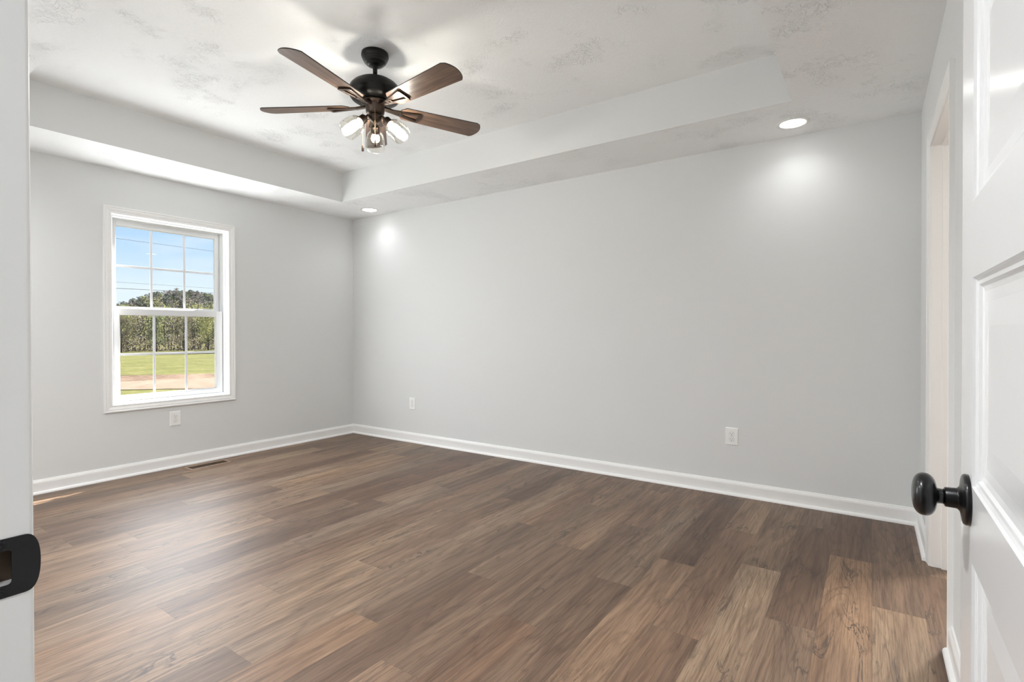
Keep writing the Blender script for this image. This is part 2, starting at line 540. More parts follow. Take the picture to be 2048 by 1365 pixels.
# ceiling: flat border, tray sides, raised centre
m = MB()
def hq(x0, y0, x1, y1, z, mi=0): m.quad(((x0, y0, z), (x0, y1, z), (x1, y1, z), (x1, y0, z)), mi)
hq(0, YF, TX0, 0, H); hq(TX1, YF, XR, 0, H); hq(TX0, TY1, TX1, 0, H); hq(TX0, YF, TX1, TY0, H)
hq(TX0, TY0, TX1, TY1, HT)
c4 = [(TX0, TY0), (TX1, TY0), (TX1, TY1), (TX0, TY1)]
for i in range(4):
    a, b = c4[i], c4[(i + 1) % 4]
    m.quad(((*a, H), (*b, H), (*b, HT), (*a, HT)), 1)
bmesh.ops.remove_doubles(m.bm, verts=m.bm.verts, dist=1e-4)
me = bpy.data.meshes.new('ceiling')
m.bm.normal_update()
for f in m.bm.faces:
    c = f.calc_center_median(); toward = Vector((2.5, -1.8, 1.2)) - c
    if f.normal.dot(toward) < 0: f.normal_flip()
m.bm.to_mesh(me); m.bm.free()
struct(link('ceiling', me, [CEIL, WALL]))
struct(MB().box((-.16, -5.5, 2.78), (7.3, .14, 2.9)).build('sky_block_slab', CEIL))  # unseen slab over the rooms, added to keep sky light out

# ------------------------------------------------------------------ baseboards
def base_profile():
    return [(0, 0), (.030, 0), (.0295, .006), (.027, .012), (.022, .0165), (.0145, .0185), (.0140, .019), (.0140, .078), (.0125, .0815), (.0125, .085), (.008, .092), (.006, .098), (0, .100)]
def baseboard(name, p0, p1, inward, caps=None):
    """p0, p1 floor points along the wall; inward: unit vector into the room"""
    m = MB(); p0 = Vector(p0); p1 = Vector(p1); n = Vector(inward)
    rows = [[m.bm.verts.new((q.x + n.x * u, q.y + n.y * u, z)) for u, z in base_profile()] for q in (p0, p1)]
    k = len(rows[0])
    for i in range(k):
        j = (i + 1) % k
        m.bm.faces.new((rows[0][i], rows[0][j], rows[1][j], rows[1][i]))
    m.bm.faces.new(rows[0]); m.bm.faces.new(rows[1][::-1])
    return struct(m.build(name, TRIM))
baseboard('baseboard_back', (0, 0), (XR, 0), (0, -1))
baseboard('baseboard_left', (0, YF), (0, 0), (1, 0))
baseboard('baseboard_right', (XR, BY1 + .060), (XR, 0), (-1, 0))
baseboard('baseboard_right_near', (XR, YF), (XR, BY0 - .060), (-1, 0))
baseboard('baseboard_front', (0, YF), (DX0 - .062, YF), (0, 1))
baseboard('baseboard_hallway', (3.0, -5.28), (6.4, -5.28), (0, 1))

# ------------------------------------------------------------------ door casings
CAS = [(0, 0), (0, .0030), (.0015, .0040), (.008, .0048), (.012, .0050), (.020, .0072), (.023, .0066), (.026, .0086), (.040, .0112), (.046, .0120), (.050, .0138), (.055, .0142), (.057, .0125), (.057, 0)]
CASD = [(0, 0), (0, .0080), (.003, .0095), (.010, .0100), (.016, .0085), (.020, .0100), (.040, .0130), (.046, .0140), (.050, .0165), (.055, .0170), (.057, .0155), (.057, 0)]
def door_case(name, opening, to3, prof, reveal=.003):
    a0, a1, z1 = opening
    path = [(a1 + reveal, 0), (a1 + reveal, z1 + reveal), (a0 - reveal, z1 + reveal), (a0 - reveal, 0)]
    return MB().sweep(path, prof, to3, closed=False).build(name, TRIM)
# entry doorway: jambs with the strike pocket, stops, casings
entry = struct(empty('trim_1', ((DX0 + DX1) / 2, YF, 0)))
def loc(o, par):
    o.parent = par
    o.matrix_parent_inverse = Matrix.Translation(par.location).inverted()
    return o
loc(door_case('casing', (DX0, DX1, DZ), lambda a, b, t: (a, YF + t, b), CAS), entry)
loc(door_case('casing', (DX0, DX1, DZ), lambda a, b, t: (a, YH - t, b), CAS), entry)
HY0, HY1, HZ0, HZ1 = -3.7760, -3.7562, .9075, .9405   # pocket opening
m = MB()
def cell(y0, y1, z0, z1): m.box((DX0 - .018, y0, z0), (DX0, y1, z1))
MY0, MY1, MZ1 = HY0 - .003, HY1 + .0035, HZ1 + .003
cell(YH, MY0, 0, DZ); cell(MY1, YF, 0, DZ); cell(MY0, MY1, 0, HZ0); cell(MY0, MY1, MZ1, DZ)
m.box((DX1, YH, 0), (DX1 + .018, YF, DZ)); m.box((DX0 - .018, YH, DZ), (DX1 + .018, YF, DZ + .018))
m.box((DX0, -3.855, 0), (DX0 + .011, -3.783, DZ - .011)); m.box((DX0, -3.855, DZ - .011), (DX1, -3.783, DZ)); m.box((DX1 - .011, -3.855, 0), (DX1, -3.783, DZ - .011))
loc(m.build('jamb', TRIM), entry)
loc(MB().box((DX0 - .0178, MY0, HZ0), (DX0 - .013, MY1, MZ1)).build('strike_pocket', POCKET), entry)

# strike plate with a curved lip
def fill_plate(name, outer, holes, to3, thick, mat, parent=None):
    bm = bmesh.new()
    edges = []
    for lp in [outer] + holes:
        vs = [bm.verts.new((p[0], p[1], 0)) for p in lp]
        for i in range(len(vs)): edges.append(bm.edges.new((vs[i], vs[(i + 1) % len(vs)])))
    bmesh.ops.triangle_fill(bm, use_beauty=True, use_dissolve=False, edges=edges)
    ret = bmesh.ops.extrude_face_region(bm, geom=list(bm.faces))
    for v in [e for e in ret['geom'] if isinstance(e, bmesh.types.BMVert)]: v.co.z = thick
    for v in bm.verts: v.co = Vector(to3(v.co.x, v.co.y, v.co.z))
    bmesh.ops.recalc_face_normals(bm, faces=bm.faces)
    me = bpy.data.meshes.new(name); bm.to_mesh(me); bm.free()
    return link(name, me, mat, parent)
zc = .9240; hh = .0278
outer = [(-3.805, zc - hh + .004), (-3.803, zc - hh + .001), (-3.800, zc - hh), (-3.748, zc - hh)]
for k in range(0, 41):
    a = -PI / 2 + PI * k / 40
    sg = 1 if math.sin(a) > 0 else -1
    outer.append((-3.7480 + .0132 * abs(math.cos(a)) ** .72, zc + hh * (abs(math.sin(a)) ** .90) * sg))
outer += [(-3.748, zc + hh), (-3.800, zc + hh), (-3.803, zc + hh - .001), (-3.805, zc + hh - .004)]
# remove duplicates
oo = []
for p in outer:
    if not oo or (Vector(p) - Vector(oo[-1])).length > 2e-4: oo.append(p)
hole = []
for (cx, cz, a0) in ((HY1 - .003, HZ1 - .003, 0), (HY0 + .003, HZ1 - .003, 90), (HY0 + .003, HZ0 + .003, 180), (HY1 - .003, HZ0 + .003, 270)):
    for k in range(5):
        a = math.radians(a0 + 22.5 * k); hole.append((cx + .003 * math.cos(a), cz + .003 * math.sin(a)))
def lipmap(y, z, t):
    e = max(0, y + 3.7430)
    return (DX0 + .0002 + t - e * e * 18, y, z)
strike = fill_plate('strike_plate', oo, [hole], lipmap, .0016, STRIKE)
tag(strike, 'black metal door strike plate with curved lip screwed to the white door jamb', 'strike plate')
for zz in (.9468, .9012):
    mm = MB().lathe([(0, .0), (.0004, .0040), (.0009, .0036), (.0005, .0016), (-.0004, 0)], (DX0 + .0018, -3.7640, zz), (1, 0, 0), 20)
    sc_ = mm.build('screw', STRIKE); sc_.parent = strike
# doorway in the right wall
dway = struct(empty('trim_2', (XR, (BY0 + BY1) / 2, 0)))
loc(door_case('casing', (BY0, BY1, BZ), lambda a, b, t: (XR - t, a, b), CASD, .005), dway)
loc(door_case('casing', (BY0, BY1, BZ), lambda a, b, t: (xb + t, a, b), CASD, .005), dway)
m = MB()
m.box((XR, BY0 - .018, 0), (xb, BY0, BZ)); m.box((XR, BY1, 0), (xb, BY1 + .018, BZ)); m.box((XR, BY0 - .018, BZ), (xb, BY1 + .018, BZ + .018))
m.box((XR + .040, BY0, 0), (XR + .075, BY0 + .011, BZ - .011)); m.box((XR + .040, BY1 - .011, 0), (XR + .075, BY1, BZ - .011)); m.box((XR + .040, BY0, BZ - .011), (XR + .075, BY1, BZ))
loc(m.build('jamb', TRIM), dway)

# ------------------------------------------------------------------ open entry door
XD, TH = 5.006, .035
YE, YHG = -2.913, -3.728
door = struct(empty('door_1', (XD + TH, YHG, 0)))
def door_leaf():
    m = MB()
    z0, z1 = .012, 2.032
    pan = [(.213, .482), (.580, .849), (.946, 1.215), (1.313, 1.582), (1.680, 1.949)]
    ya, yb = YHG + .095, YE - .095
    for side, x in ((-1, XD), (1, XD + TH)):
        def q(y0, y1, za, zb_): m.quad(((x, y0, za), (x, y1, za), (x, y1, zb_), (x, y0, zb_)))
        q(YHG, ya, z0, z1); q(yb, YE, z0, z1)
        prev = z0
        for a, b in pan:
            q(ya, yb, prev, a); prev = b
        q(ya, yb, prev, z1)
        for a, b in pan:
            steps = [(0, 0), (.0015, .0030), (.005, .0048), (.0095, .0050), (.012, .0082), (.019, .0095), (.032, .0095), (.062, .0068)]
            loops = []
            for w, d in steps:
                xx = x - side * d
                loops.append([m.bm.verts.new(p) for p in ((xx, ya + w, a + w), (xx, yb - w, a + w), (xx, yb - w, b - w), (xx, ya + w, b - w))])
            for i in range(len(loops) - 1):
                for k in range(4):
                    k2 = (k + 1) % 4
                    m.bm.faces.new((loops[i][k], loops[i][k2], loops[i + 1][k2], loops[i + 1][k]))
            m.bm.faces.new(loops[-1])
    for pts in (((XD, YE, z0), (XD + TH, YE, z0), (XD + TH, YE, z1), (XD, YE, z1)), ((XD, YHG, z0), (XD + TH, YHG, z0), (XD + TH, YHG, z1), (XD, YHG, z1)),
                ((XD, YHG, z1), (XD + TH, YHG, z1), (XD + TH, YE, z1), (XD, YE, z1)), ((XD, YHG, z0), (XD + TH, YHG, z0), (XD + TH, YE, z0), (XD, YE, z0))):
        m.quad(pts)
    bmesh.ops.remove_doubles(m.bm, verts=m.bm.verts, dist=1e-5)
    return m.build('door_leaf', DOORM)
loc(door_leaf(), door)
KY, KZ = -2.981, .9225
def knob(side):
    ax = (side, 0, 0); x = XD if side < 0 else XD + TH
    o = (x, KY, KZ)
    k = MB().lathe([(0, .0332), (.0035, .0334), (.0058, .0322), (.0066, .0300), (.0075, .0230), (.0092, .0165), (.0115, .0140), (.0125, .0134), (.0240, .0130), (.0250, .0122), (.0252, .0)], o, ax, 48).build('knob_rose', BLACK)
    loc(k, door)
    pr = [(.0245, 0), (.0245, .0102), (.0290, .0098), (.0322, .0105), (.0332, .0130)]
    cx, hl, R = .0463, .0140, .0287
    for i in range(1, 22):
        a = PI * i / 22
        sx_ = -math.cos(a)
        r = R * (abs(math.sin(a)) ** .72)
        d = cx + hl * (1 if sx_ > 0 else -1) * abs(sx_) ** .85
        if r > .0135 or sx_ > 0: pr.append((d, r))
    pr.append((cx + hl, 0))
    kk = MB().lathe(pr, o, ax, 48).build('door_knob', BLACK)
    loc(kk, door)
knob(-1); knob(1)
loc(MB().box((XD + .006, YE - .0004, KZ - .028), (XD + TH - .006, YE + .0012, KZ + .028)).build('latch_plate', BLACK), door)
for hz in (.22, 1.02, 1.82):
    mm = MB().box((XD + TH - .002, YHG - .002, hz - .05), (XD + TH + .0006, YHG + .03, hz + .05)).tube([(XD + TH + .006, YHG - .007, hz - .05), (XD + TH + .006, YHG - .007, hz + .05)], .006, 14)
    loc(mm.build('hinge', BLACK), door)

# ------------------------------------------------------------------ window
win = struct(empty('window_1', (0, (WY0 + WY1) / 2, WZ0)))
rect = lambda y0, y1, z0, z1: [(y0, z0), (y0, z1), (y1, z1), (y1, z0)]
def ring(name, r_in, prof, x, mat, par, bevel=0, flip=1):
    y0, y1, z0, z1 = r_in
    path = [(y0, z0), (y1, z0), (y1, z1), (y0, z1)]
    o = MB().sweep(path, prof, lambda a, b, t: (x + t * flip, a, b), closed=True).build(name, mat, bevel=bevel)
    loc(o, par) if par is win else None
    return o
CASW = [(0, 0), (0, .0080), (.003, .0100), (.012, .0105), (.016, .0085), (.020, .0105), (.036, .0150), (.042, .0135), (.046, .0165), (.055, .0175), (.057, .0155), (.057, 0)]
ring('casing', (WY0 + .000, WY1 - .000, WZ0, WZ1), CASW, 0, TRIM, win)
# jamb extension
m = MB()
def frame_boxes(m, x0, x1, o, i):
    """o outer rect, i inner rect (y0,y1,z0,z1)"""
    m.box((x0, o[0], o[2]), (x1, i[0], o[3])); m.box((x0, i[1], o[2]), (x1, o[1], o[3]))
    m.box((x0, i[0], o[2]), (x1, i[1], i[2])); m.box((x0, i[0], i[3]), (x1, i[1], o[3]))
frame_boxes(m, -WT, 0.0, (WY0 - .02, WY1 + .02, WZ0 - .02, WZ1 + .02), (WY0 + .001, WY1 - .001, WZ0 + .001, WZ1 - .001))
loc(m.build('jamb', TRIM), win)
m = MB()
frame_boxes(m, -.150, -.048, (WY0, WY1, WZ0, WZ1), (WY0 + .022, WY1 - .022, WZ0 + .016, WZ1 - .020))
frame_boxes(m, -.150, -.096, (WY0 + .02, WY1 - .02, WZ0 + .012, WZ1 - .018), (WY0 + .030, WY1 - .030, WZ0 + .020, WZ1 - .028))
loc(m.build('frame', VINYL, bevel=.0015), win)
def sash(name, x0, x1, o, g, lock=False):
    m = MB(); frame_boxes(m, x0, x1, o, g)
    ms = loc(m.build(name, VINYL, bevel=.0025), win)
    # glazing bead
    e = .008
    m = MB(); frame_boxes(m, x0 + .006, x1 - .006, (g[0] - .001, g[1] + .001, g[2] - .001, g[3] + .001), (g[0] + e * .5, g[1] - e * .5, g[2] + e * .5, g[3] - e * .5))
    bd = m.build('glazing_bead', VINYL); bd.parent = ms
    xm = (x0 + x1) / 2
    m = MB().box((xm - .0095, g[0], g[2]), (xm - .0065, g[1], g[3]))
    gl = m.build('glass', PANE); gl.parent = ms
    m = MB(); w = .0095
    for k in (1, 2):
        y = g[0] + (g[1] - g[0]) * k / 3
        m.box((xm - .004, y - w, g[2]), (xm + .003, y + w, g[3]))
    z = (g[2] + g[3]) / 2 + .004
    m.box((xm - .0035, g[0], z - w), (xm + .0025, g[1], z + w))
    gr = m.build('grille', GRILLE, bevel=.002); gr.parent = ms
    return ms
yc = -1.864
sash('upper_sash', -.130, -.100, (yc - .420, yc + .420, 1.318, 2.060), (yc - .386, yc + .384, 1.362, 2.017))
lo = sash('lower_sash', -.090, -.058, (yc - .427, yc + .427, .598, 1.346), (yc - .375, yc + .371, .642, 1.297))
for yy in (yc - .235, yc + .215):
    k = MB().box((-.088, yy - .026, 1.346), (-.066, yy + .026, 1.354)).lathe([(0, .009), (.006, .009), (.007, 0)], (-.077, yy, 1.354), (0, 0, 1), 20).box((-.082, yy - .004, 1.357), (-.060, yy + .004, 1.362)).build('sash_lock', VINYL)
    k.parent = lo

# ------------------------------------------------------------------ wall outlets
def rrect(w, h, r, n=5, cx=0, cz=0):
    pts = []
    for (sx_, sz_, a0) in ((1, 1, 0), (-1, 1, 90), (-1, -1, 180), (1, -1, 270)):
        for k in range(n + 1):
            a = math.radians(a0 + 90 * k / n)
            pts.append((cx + sx_ * (w / 2 - r) + r * math.cos(a), cz + sz_ * (h / 2 - r) + r * math.sin(a)))
    return pts
def extr(m, pts, d0, d1, mi=0, taper=0.0):
    """pts in (x, z), extruded toward -y from -d0 to -d1"""
    cx = sum(p[0] for p in pts) / len(pts); cz = sum(p[1] for p in pts) / len(pts)
    a = [m.bm.verts.new((p[0], -d0, p[1])) for p in pts]
    def ins(p):
        v = Vector((p[0] - cx, p[1] - cz)); L = max(v.length, 1e-6)
        return (p[0] - v.x / L * taper, p[1] - v.y / L * taper)
    b = [m.bm.verts.new((ins(p)[0], -d1, ins(p)[1])) for p in pts]
    n = len(pts)
    for i in range(n):
        m.bm.faces.new((a[i], a[(i + 1) % n], b[(i + 1) % n], b[i])).material_index = mi
    m.bm.faces.new(b).material_index = mi
    m.bm.faces.new(a[::-1]).material_index = mi
def make_outlet():
    root = empty('wall_outlet', (0, 0, 0))
    m = MB(); W_, H_ = .084, .124
    extr(m, rrect(W_, H_, .004), 0, .0025)
    extr(m, rrect(W_, H_, .004), .0025, .0062, taper=.0055)
    m.build('cover_plate', PLAST, root)
    for dz in (.0196, -.0196):
        m = MB()
        body = [(.0168 * math.cos(a), dz + .0142 * (1 if math.sin(a) > 0 else -1) * min(1, abs(math.sin(a)) * 1.25)) for a in [2 * PI * k / 32 for k in range(32)]]
        extr(m, body, .0060, .0078, taper=.0006)
        rc = m.build('receptacle', PLAST, root)
        m = MB()
        for sx_, hh_ in ((-.0063, .0085), (.0063, .0068)):
            extr(m, rrect(.0024, hh_, .0008, 2, sx_, dz + .0032), .0076, .0081)
        extr(m, [(.0027 * math.cos(a), dz - .0072 + .0027 * math.sin(a)) for a in [2 * PI * k / 14 for k in range(14)]], .0076, .0081)
        sl = m.build('socket_slot', SLOT, rc)
        # recess outline round the face
        m = MB()
        o2 = [(.0176 * math.cos(a), dz + .0150 * (1 if math.sin(a) > 0 else -1) * min(1, abs(math.sin(a)) * 1.25)) for a in [2 * PI * k / 32 for k in range(32)]]
        extr(m, o2, .0058, .00632)
        m.build('receptacle_gap', simple('outlet_gap_grey', (.28, .28, .28), .6), rc)
    MB().lathe([(0, .0032), (.0012, .0028), (.0014, 0)], (0, -.0060, 0), (0, -1, 0), 16).build('screw', SCREW, root)
    return root
o1 = make_outlet(); o1.location = (4.094, 0, .411)
tag(o1, 'white duplex wall outlet on the back wall, the nearest one, toward the right corner', 'outlet', 'wall outlets')
o2 = copy_tree(o1); o2.location = (.949, 0, .404)
tag(o2, 'small white duplex wall outlet on the back wall close to the far left corner', 'outlet', 'wall outlets')
o3 = copy_tree(o1); o3.location = (0, -1.864, .417); o3.rotation_euler = (0, 0, PI / 2)
tag(o3, 'white duplex wall outlet on the left wall directly under the window', 'outlet', 'wall outlets')

# ------------------------------------------------------------------ floor register
reg = empty('floor_register', (.166, -1.674, 0))
tag(reg, 'brown wooden floor air register with dark louvers beside the left baseboard', 'floor vent')
woodreg = simple('register_wood_frame', (.24, .165, .115), .45, bump=(80, .1, .001))
m = MB().sweep([(-.046, -.150), (.046, -.150), (.046, .150), (-.046, .150)], [(0, 0), (0, .0045), (.0025, .006), (.018, .006), (.024, .002), (.024, 0)], lambda a, b, t: (a, b, t + .0004))
m.build('frame', woodreg, reg)
MB().box((-.047, -.151, .0004), (.047, .151, .0012)).build('duct_shade_plate', DUCT_SHADE, reg)  # flat dark plate; shade of the sunken well put into its colour
m = MB()
for i in range(26):
    y = -.144 + i * .01152
    m.box((-.046, y - .0011, .0012), (.046, y + .0011, .0042))
for x in (-.0155, .0155):
    m.box((x - .0015, -.150, .0012), (x + .0015, .150, .0044))
m.build('louver_grille', LOUV, reg)

# ------------------------------------------------------------------ recessed downlights
def make_downlight():
    root = empty('recessed_light', (0, 0, 0))
    MB().lathe([(0, .094), (-.0025, .0935), (-.0045, .090), (-.0050, .076), (-.0030, .0725), (0, .0725)], (0, 0, 0), (0, 0, 1), 56).build('trim_ring', TRIMRING, root)
    MB().lathe([(-.0012, 0), (-.0016, .040), (-.0030, .0730), (-.0004, .0735), (-.0004, 0)], (0, 0, 0), (0, 0, 1), 56).build('lens', LENS, root)
    return root
dl = make_downlight()
spots = [(4.497, -.240, 'round white recessed downlight lit in the border ceiling at the right near the back wall'),
         (.556, -.225, 'round white recessed downlight lit in the border ceiling at the far left corner'),
         (.556, -3.42, 'round white recessed downlight added unseen as fill in the border ceiling by the front left corner'),  # this and the next two are unseen, added to brighten the room
         (3.90, -3.42, 'round white recessed downlight added unseen as fill in the border ceiling just inside the entry door'),
         (2.30, -3.42, 'round white recessed downlight added unseen as fill in the middle of the border ceiling along the front wall')]
for i, (x, y, lb) in enumerate(spots):
    o = dl if i == 0 else copy_tree(dl)
    o.location = (x, y, H)
    tag(o, lb, 'recessed light', 'recessed lights in the ceiling border')
    light('downlight_lamp', 'SPOT', (x, y, H - .012), ((E_DOWN * 1.15, E_DOWN * 1.15, 38, 125, 150)[i]), (.97, .985, 1), (0, 0, -1), spot_size=math.radians(150 if i < 2 else 165), spot_blend=1.0, shadow_soft_size=.06)

# ------------------------------------------------------------------ ceiling fan
HX, HY = 2.585, -1.895
fan = empty('ceiling_fan', (HX, HY, HT))
tag(fan, 'black ceiling fan with five walnut blades and three lit clear glass shades', 'ceiling fan')
def Z(z): return z - HT
MB().lathe([(0, .0), (0, .074), (Z(2.716), .0755), (Z(2.706), .0755), (Z(2.700), .0735), (Z(2.697), .0700), (Z(2.694), .0705), (Z(2.684), .0660), (Z(2.680), .0620), (Z(2.677), .0625), (Z(2.668), .0540), (Z(2.662), .0450), (Z(2.660), .0450), (Z(2.655), .0320), (Z(2.651), .0180), (Z(2.650), 0)], n=56).build('canopy', FANBLK, fan)
MB().lathe([(Z(2.668), 0), (Z(2.666), .018), (Z(2.655), .0225), (Z(2.646), .020), (Z(2.642), .0125), (Z(2.605), .0125), (Z(2.603), .019), (Z(2.590), .021), (Z(2.583), .030), (Z(2.580), .030), (Z(2.578), 0)], n=40).build('downrod', FANBLK, fan)
MB().lathe([(Z(2.582), 0), (Z(2.582), .030), (Z(2.579), .050), (Z(2.572), .078), (Z(2.562), .102), (Z(2.549), .122), (Z(2.534), .136), (Z(2.518), .1425), (Z(2.503), .1430), (Z(2.495), .1415), (Z(2.493), .1385), (Z(2.478), .1385), (Z(2.466), .130), (Z(2.458), .118), (Z(2.454), .100), (Z(2.454), 0)], n=64).build('motor_housing', FANBLK, fan)
MB().lathe([(Z(2.455), 0), (Z(2.455), .072), (Z(2.448), .080), (Z(2.440), .078), (Z(2.436), .058), (Z(2.428), .053), (Z(2.392), .051), (Z(2.385), .046), (Z(2.378), .040), (Z(2.376), 0)], n=56).build('switch_housing', BRONZE, fan)
MB().lathe([(Z(2.378), 0), (Z(2.378), .036), (Z(2.372), .038), (Z(2.352), .034), (Z(2.342), .024), (Z(2.336), .012), (Z(2.328), .010), (Z(2.322), .006), (Z(2.320), 0)], n=40).build('light_kit_hub', BRONZE, fan)

def blade_mesh():
    bm = bmesh.new()
    # outline in (x along, y across); y>0 = trailing edge
    R0, R1 = .145, .667
    w0, w1 = .056, .072
    top = [(R0 + .028, w0), (R1 - .030, w1)]
    pts = [(R0, w0 * .45), (R0 + .026, w0)]
    pts.append((R1 - .038, w1))
    for k in range(1, 12):
        t = k / 12
        y = w1 * (1 - 2 * t)
        x = R1 - .030 * (y / w1) ** 2 - .004
        pts.append((x, y))
    pts += [(R1 - .048, -w1), (R0 + .026, -w0), (R0, -w0 * .45)]
    th = .0028
    lo = [bm.verts.new((x, y, -th)) for x, y in pts]; hi = [bm.verts.new((x, y, th)) for x, y in pts]
    n = len(pts)
    f = bm.faces.new(lo[::-1]); f.material_index = 0
    f = bm.faces.new(hi); f.material_index = 0
    for i in range(n):
        bm.faces.new((lo[i], lo[(i + 1) % n], hi[(i + 1) % n], hi[i])).material_index = 1
    bmesh.ops.recalc_face_normals(bm, faces=bm.faces)
    me = bpy.data.meshes.new('fan_blade'); bm.to_mesh(me); bm.free()
    me.materials.append(BLADE); me.materials.append(BLEDGE)
    return me
def arm_mesh():
    m = MB()
    # two diverging bars under the blade, joined at the outer end, and a stem to the hub
    zb = -.0085
    def bar(p, q, w=.0105, h=.010):
        p = Vector(p); q = Vector(q); d = (q - p).normalized(); s = Vector((-d.y, d.x, 0)).normalized() * w
        u = Vector((0, 0, h / 2))
        v = [m.bm.verts.new(x) for x in (p - s - u, p + s - u, p + s * .8 + u, p - s * .8 + u, q - s - u, q + s - u, q + s * .8 + u, q - s * .8 + u)]
        for f in ((0, 1, 2, 3), (7, 6, 5, 4), (0, 4, 5, 1), (1, 5, 6, 2), (2, 6, 7, 3), (3, 7, 4, 0)): m.bm.faces.new([v[i] for i in f])
    bar((.050, 0, .004), (.112, .0, -.004), .015, .014)
    bar((.100, .006, -.003), (.262, .034, zb)); bar((.100, -.006, -.003), (.262, -.034, zb))
    bar((.258, .038, zb), (.258, -.038, zb), .008)
    bar((.150, .014, zb + .001), (.150, -.014, zb + .001), .006)
    bmesh.ops.recalc_face_normals(m.bm, faces=m.bm.faces)
    me = bpy.data.meshes.new('blade_arm'); m.bm.to_mesh(me); m.bm.free(); me.materials.append(BRONZE)
    return me
bme, ame = blade_mesh(), arm_mesh()
for k in range(5):
    ang = math.radians(138.6 + 72 * k)
    b = bpy.data.objects.new('fan_blade', bme); COL.objects.link(b); b.parent = fan
    b.location = (0, 0, Z(2.424)); b.rotation_euler = (Matrix.Rotation(ang, 3, 'Z') @ Matrix.Rotation(math.radians(-11.5), 3, 'X')).to_euler()
    a = bpy.data.objects.new('blade_arm', ame); COL.objects.link(a); a.parent = b
    md = a.modifiers.new('bevel', 'BEVEL'); md.width = .002; md.segments = 2

# three lamps
for k, az in enumerate((139, 259, 19)):
    a = math.radians(az)
    tilt = math.radians(47)           # from straight down
    d = Vector((math.cos(a) * math.sin(tilt), math.sin(a) * math.sin(tilt), -math.cos(tilt)))
    h = Vector((math.cos(a), math.sin(a), 0))
    p0 = h * .025 + Vector((0, 0, Z(2.362)))
    p1 = h * .048 + Vector((0, 0, Z(2.360)))
    p2 = p1 + d * .022
    m = MB().tube([p0, p1, p2], .0095, 12)
    m.lathe([(-.004, 0), (-.004, .012), (.000, .020), (.006, .0245), (.034, .0250), (.040, .0270), (.043, .0265), (.043, .018), (.010, .016), (.010, 0)], p2, d, 32)
    s = m.build('lamp_socket', BRONZE, fan)
    q = p2 + d * .036
    prof = [(0, .0255), (.004, .0300), (.012, .0385), (.025, .0465), (.045, .0515), (.070, .0540), (.095, .0550), (.108, .0548)]
    inner = [(x, r - .0022) for x, r in prof[::-1]]
    prof2 = prof + [(.1095, .0538)] + inner
    MB().lathe(prof2, q, d, 44).build('glass_shade', SHADEG, s)
    bp = [(-.004, 0), (-.004, .0115), (.010, .0120), (.017, .0150), (.026, .0205), (.036, .0235), (.045, .0240), (.053, .0222), (.060, .0170), (.064, .0095), (.0655, 0)]
    MB().lathe(bp, q + d * .002, d, 28).build('bulb', BULB, s)
# pull chains
def chain(dx, dy, z0, z1, zt):
    m = MB().tube([(dx, dy, Z(z0)), (dx, dy, Z(z1))], .0009, 6)
    z = z0
    while z > z1:
        m.lathe([(-.0014, 0), (-.0010, .0010), (0, .0015), (.0010, .0010), (.0014, 0)], (dx, dy, Z(z)), (0, 0, 1), 6); z -= .0048
    c = m.build('pull_chain', CHAIN, fan)
    MB().lathe([(0, 0), (0, .0022), (-.004, .0040), (-.010, .0056), (-.024, .0066), (-.036, .0066), (-.040, .0050), (-.041, 0)], (dx, dy, Z(z1)), (0, 0, 1), 20).build('chain_pendant', BRONZE, c)
rx, ry = math.cos(YAW), math.sin(YAW)
chain(-.066 * rx + .020 * ry, -.066 * ry - .020 * rx, 2.385, 2.208, 0)
chain(.012 * rx + .050 * ry, .012 * ry - .050 * rx, 2.395, 2.222, 0)

# ------------------------------------------------------------------ outdoors
GZ = -.5
OUT = .19      # sunlit vegetation and soil reflect far less than the painted room
def dim(c): return tuple(v * OUT for v in c)
def grass_mat(name, cols, scale):
    m, t, b = mat_new(name)
    tc = N(t, 'ShaderNodeTexCoord'); n = N(t, 'ShaderNodeTexNoise'); setin(n, Scale=scale, Detail=8.0, Roughness=.7)
    t.links.new(tc.outputs['Object'], n.inputs['Vector'])
    n2 = N(t, 'ShaderNodeTexNoise'); setin(n2, Scale=scale * .12, Detail=4.0, Roughness=.6)
    t.links.new(tc.outputs['Object'], n2.inputs['Vector'])
    f = math_n(t, 'ADD', math_n(t, 'MULTIPLY', n.outputs[0], .6), math_n(t, 'MULTIPLY', n2.outputs[0], .4))
    t.links.new(ramp(t, f, [(p, dim(c)) for p, c in cols]), b.inputs['Base Color'])
    setin(b, Roughness=.95); b.inputs['Specular IOR Level'].default_value = .1
    return m
LAWN = grass_mat('lawn_spring_green', [(.38, (.26, .26, .07)), (.48, (.40, .42, .10)), (.54, (.50, .50, .15)), (.62, (.66, .60, .27))], 5.0)
MULCH = grass_mat('bare_soil_verge', [(.40, (.26, .15, .09)), (.50, (.60, .40, .28)), (.60, (.85, .64, .48))], 5.0)
ROAD = grass_mat('pale_gravel_road', [(.40, (.62, .46, .34)), (.52, (.80, .62, .47)), (.62, (.92, .74, .58))], 2.0)
ROAD2 = grass_mat('far_asphalt_road', [(.3, (.42, .44, .44)), (.7, (.62, .64, .62))], .8)
struct(MB().box((-600, -400, GZ - .5), (120, 600, GZ)).build('ground', LAWN))
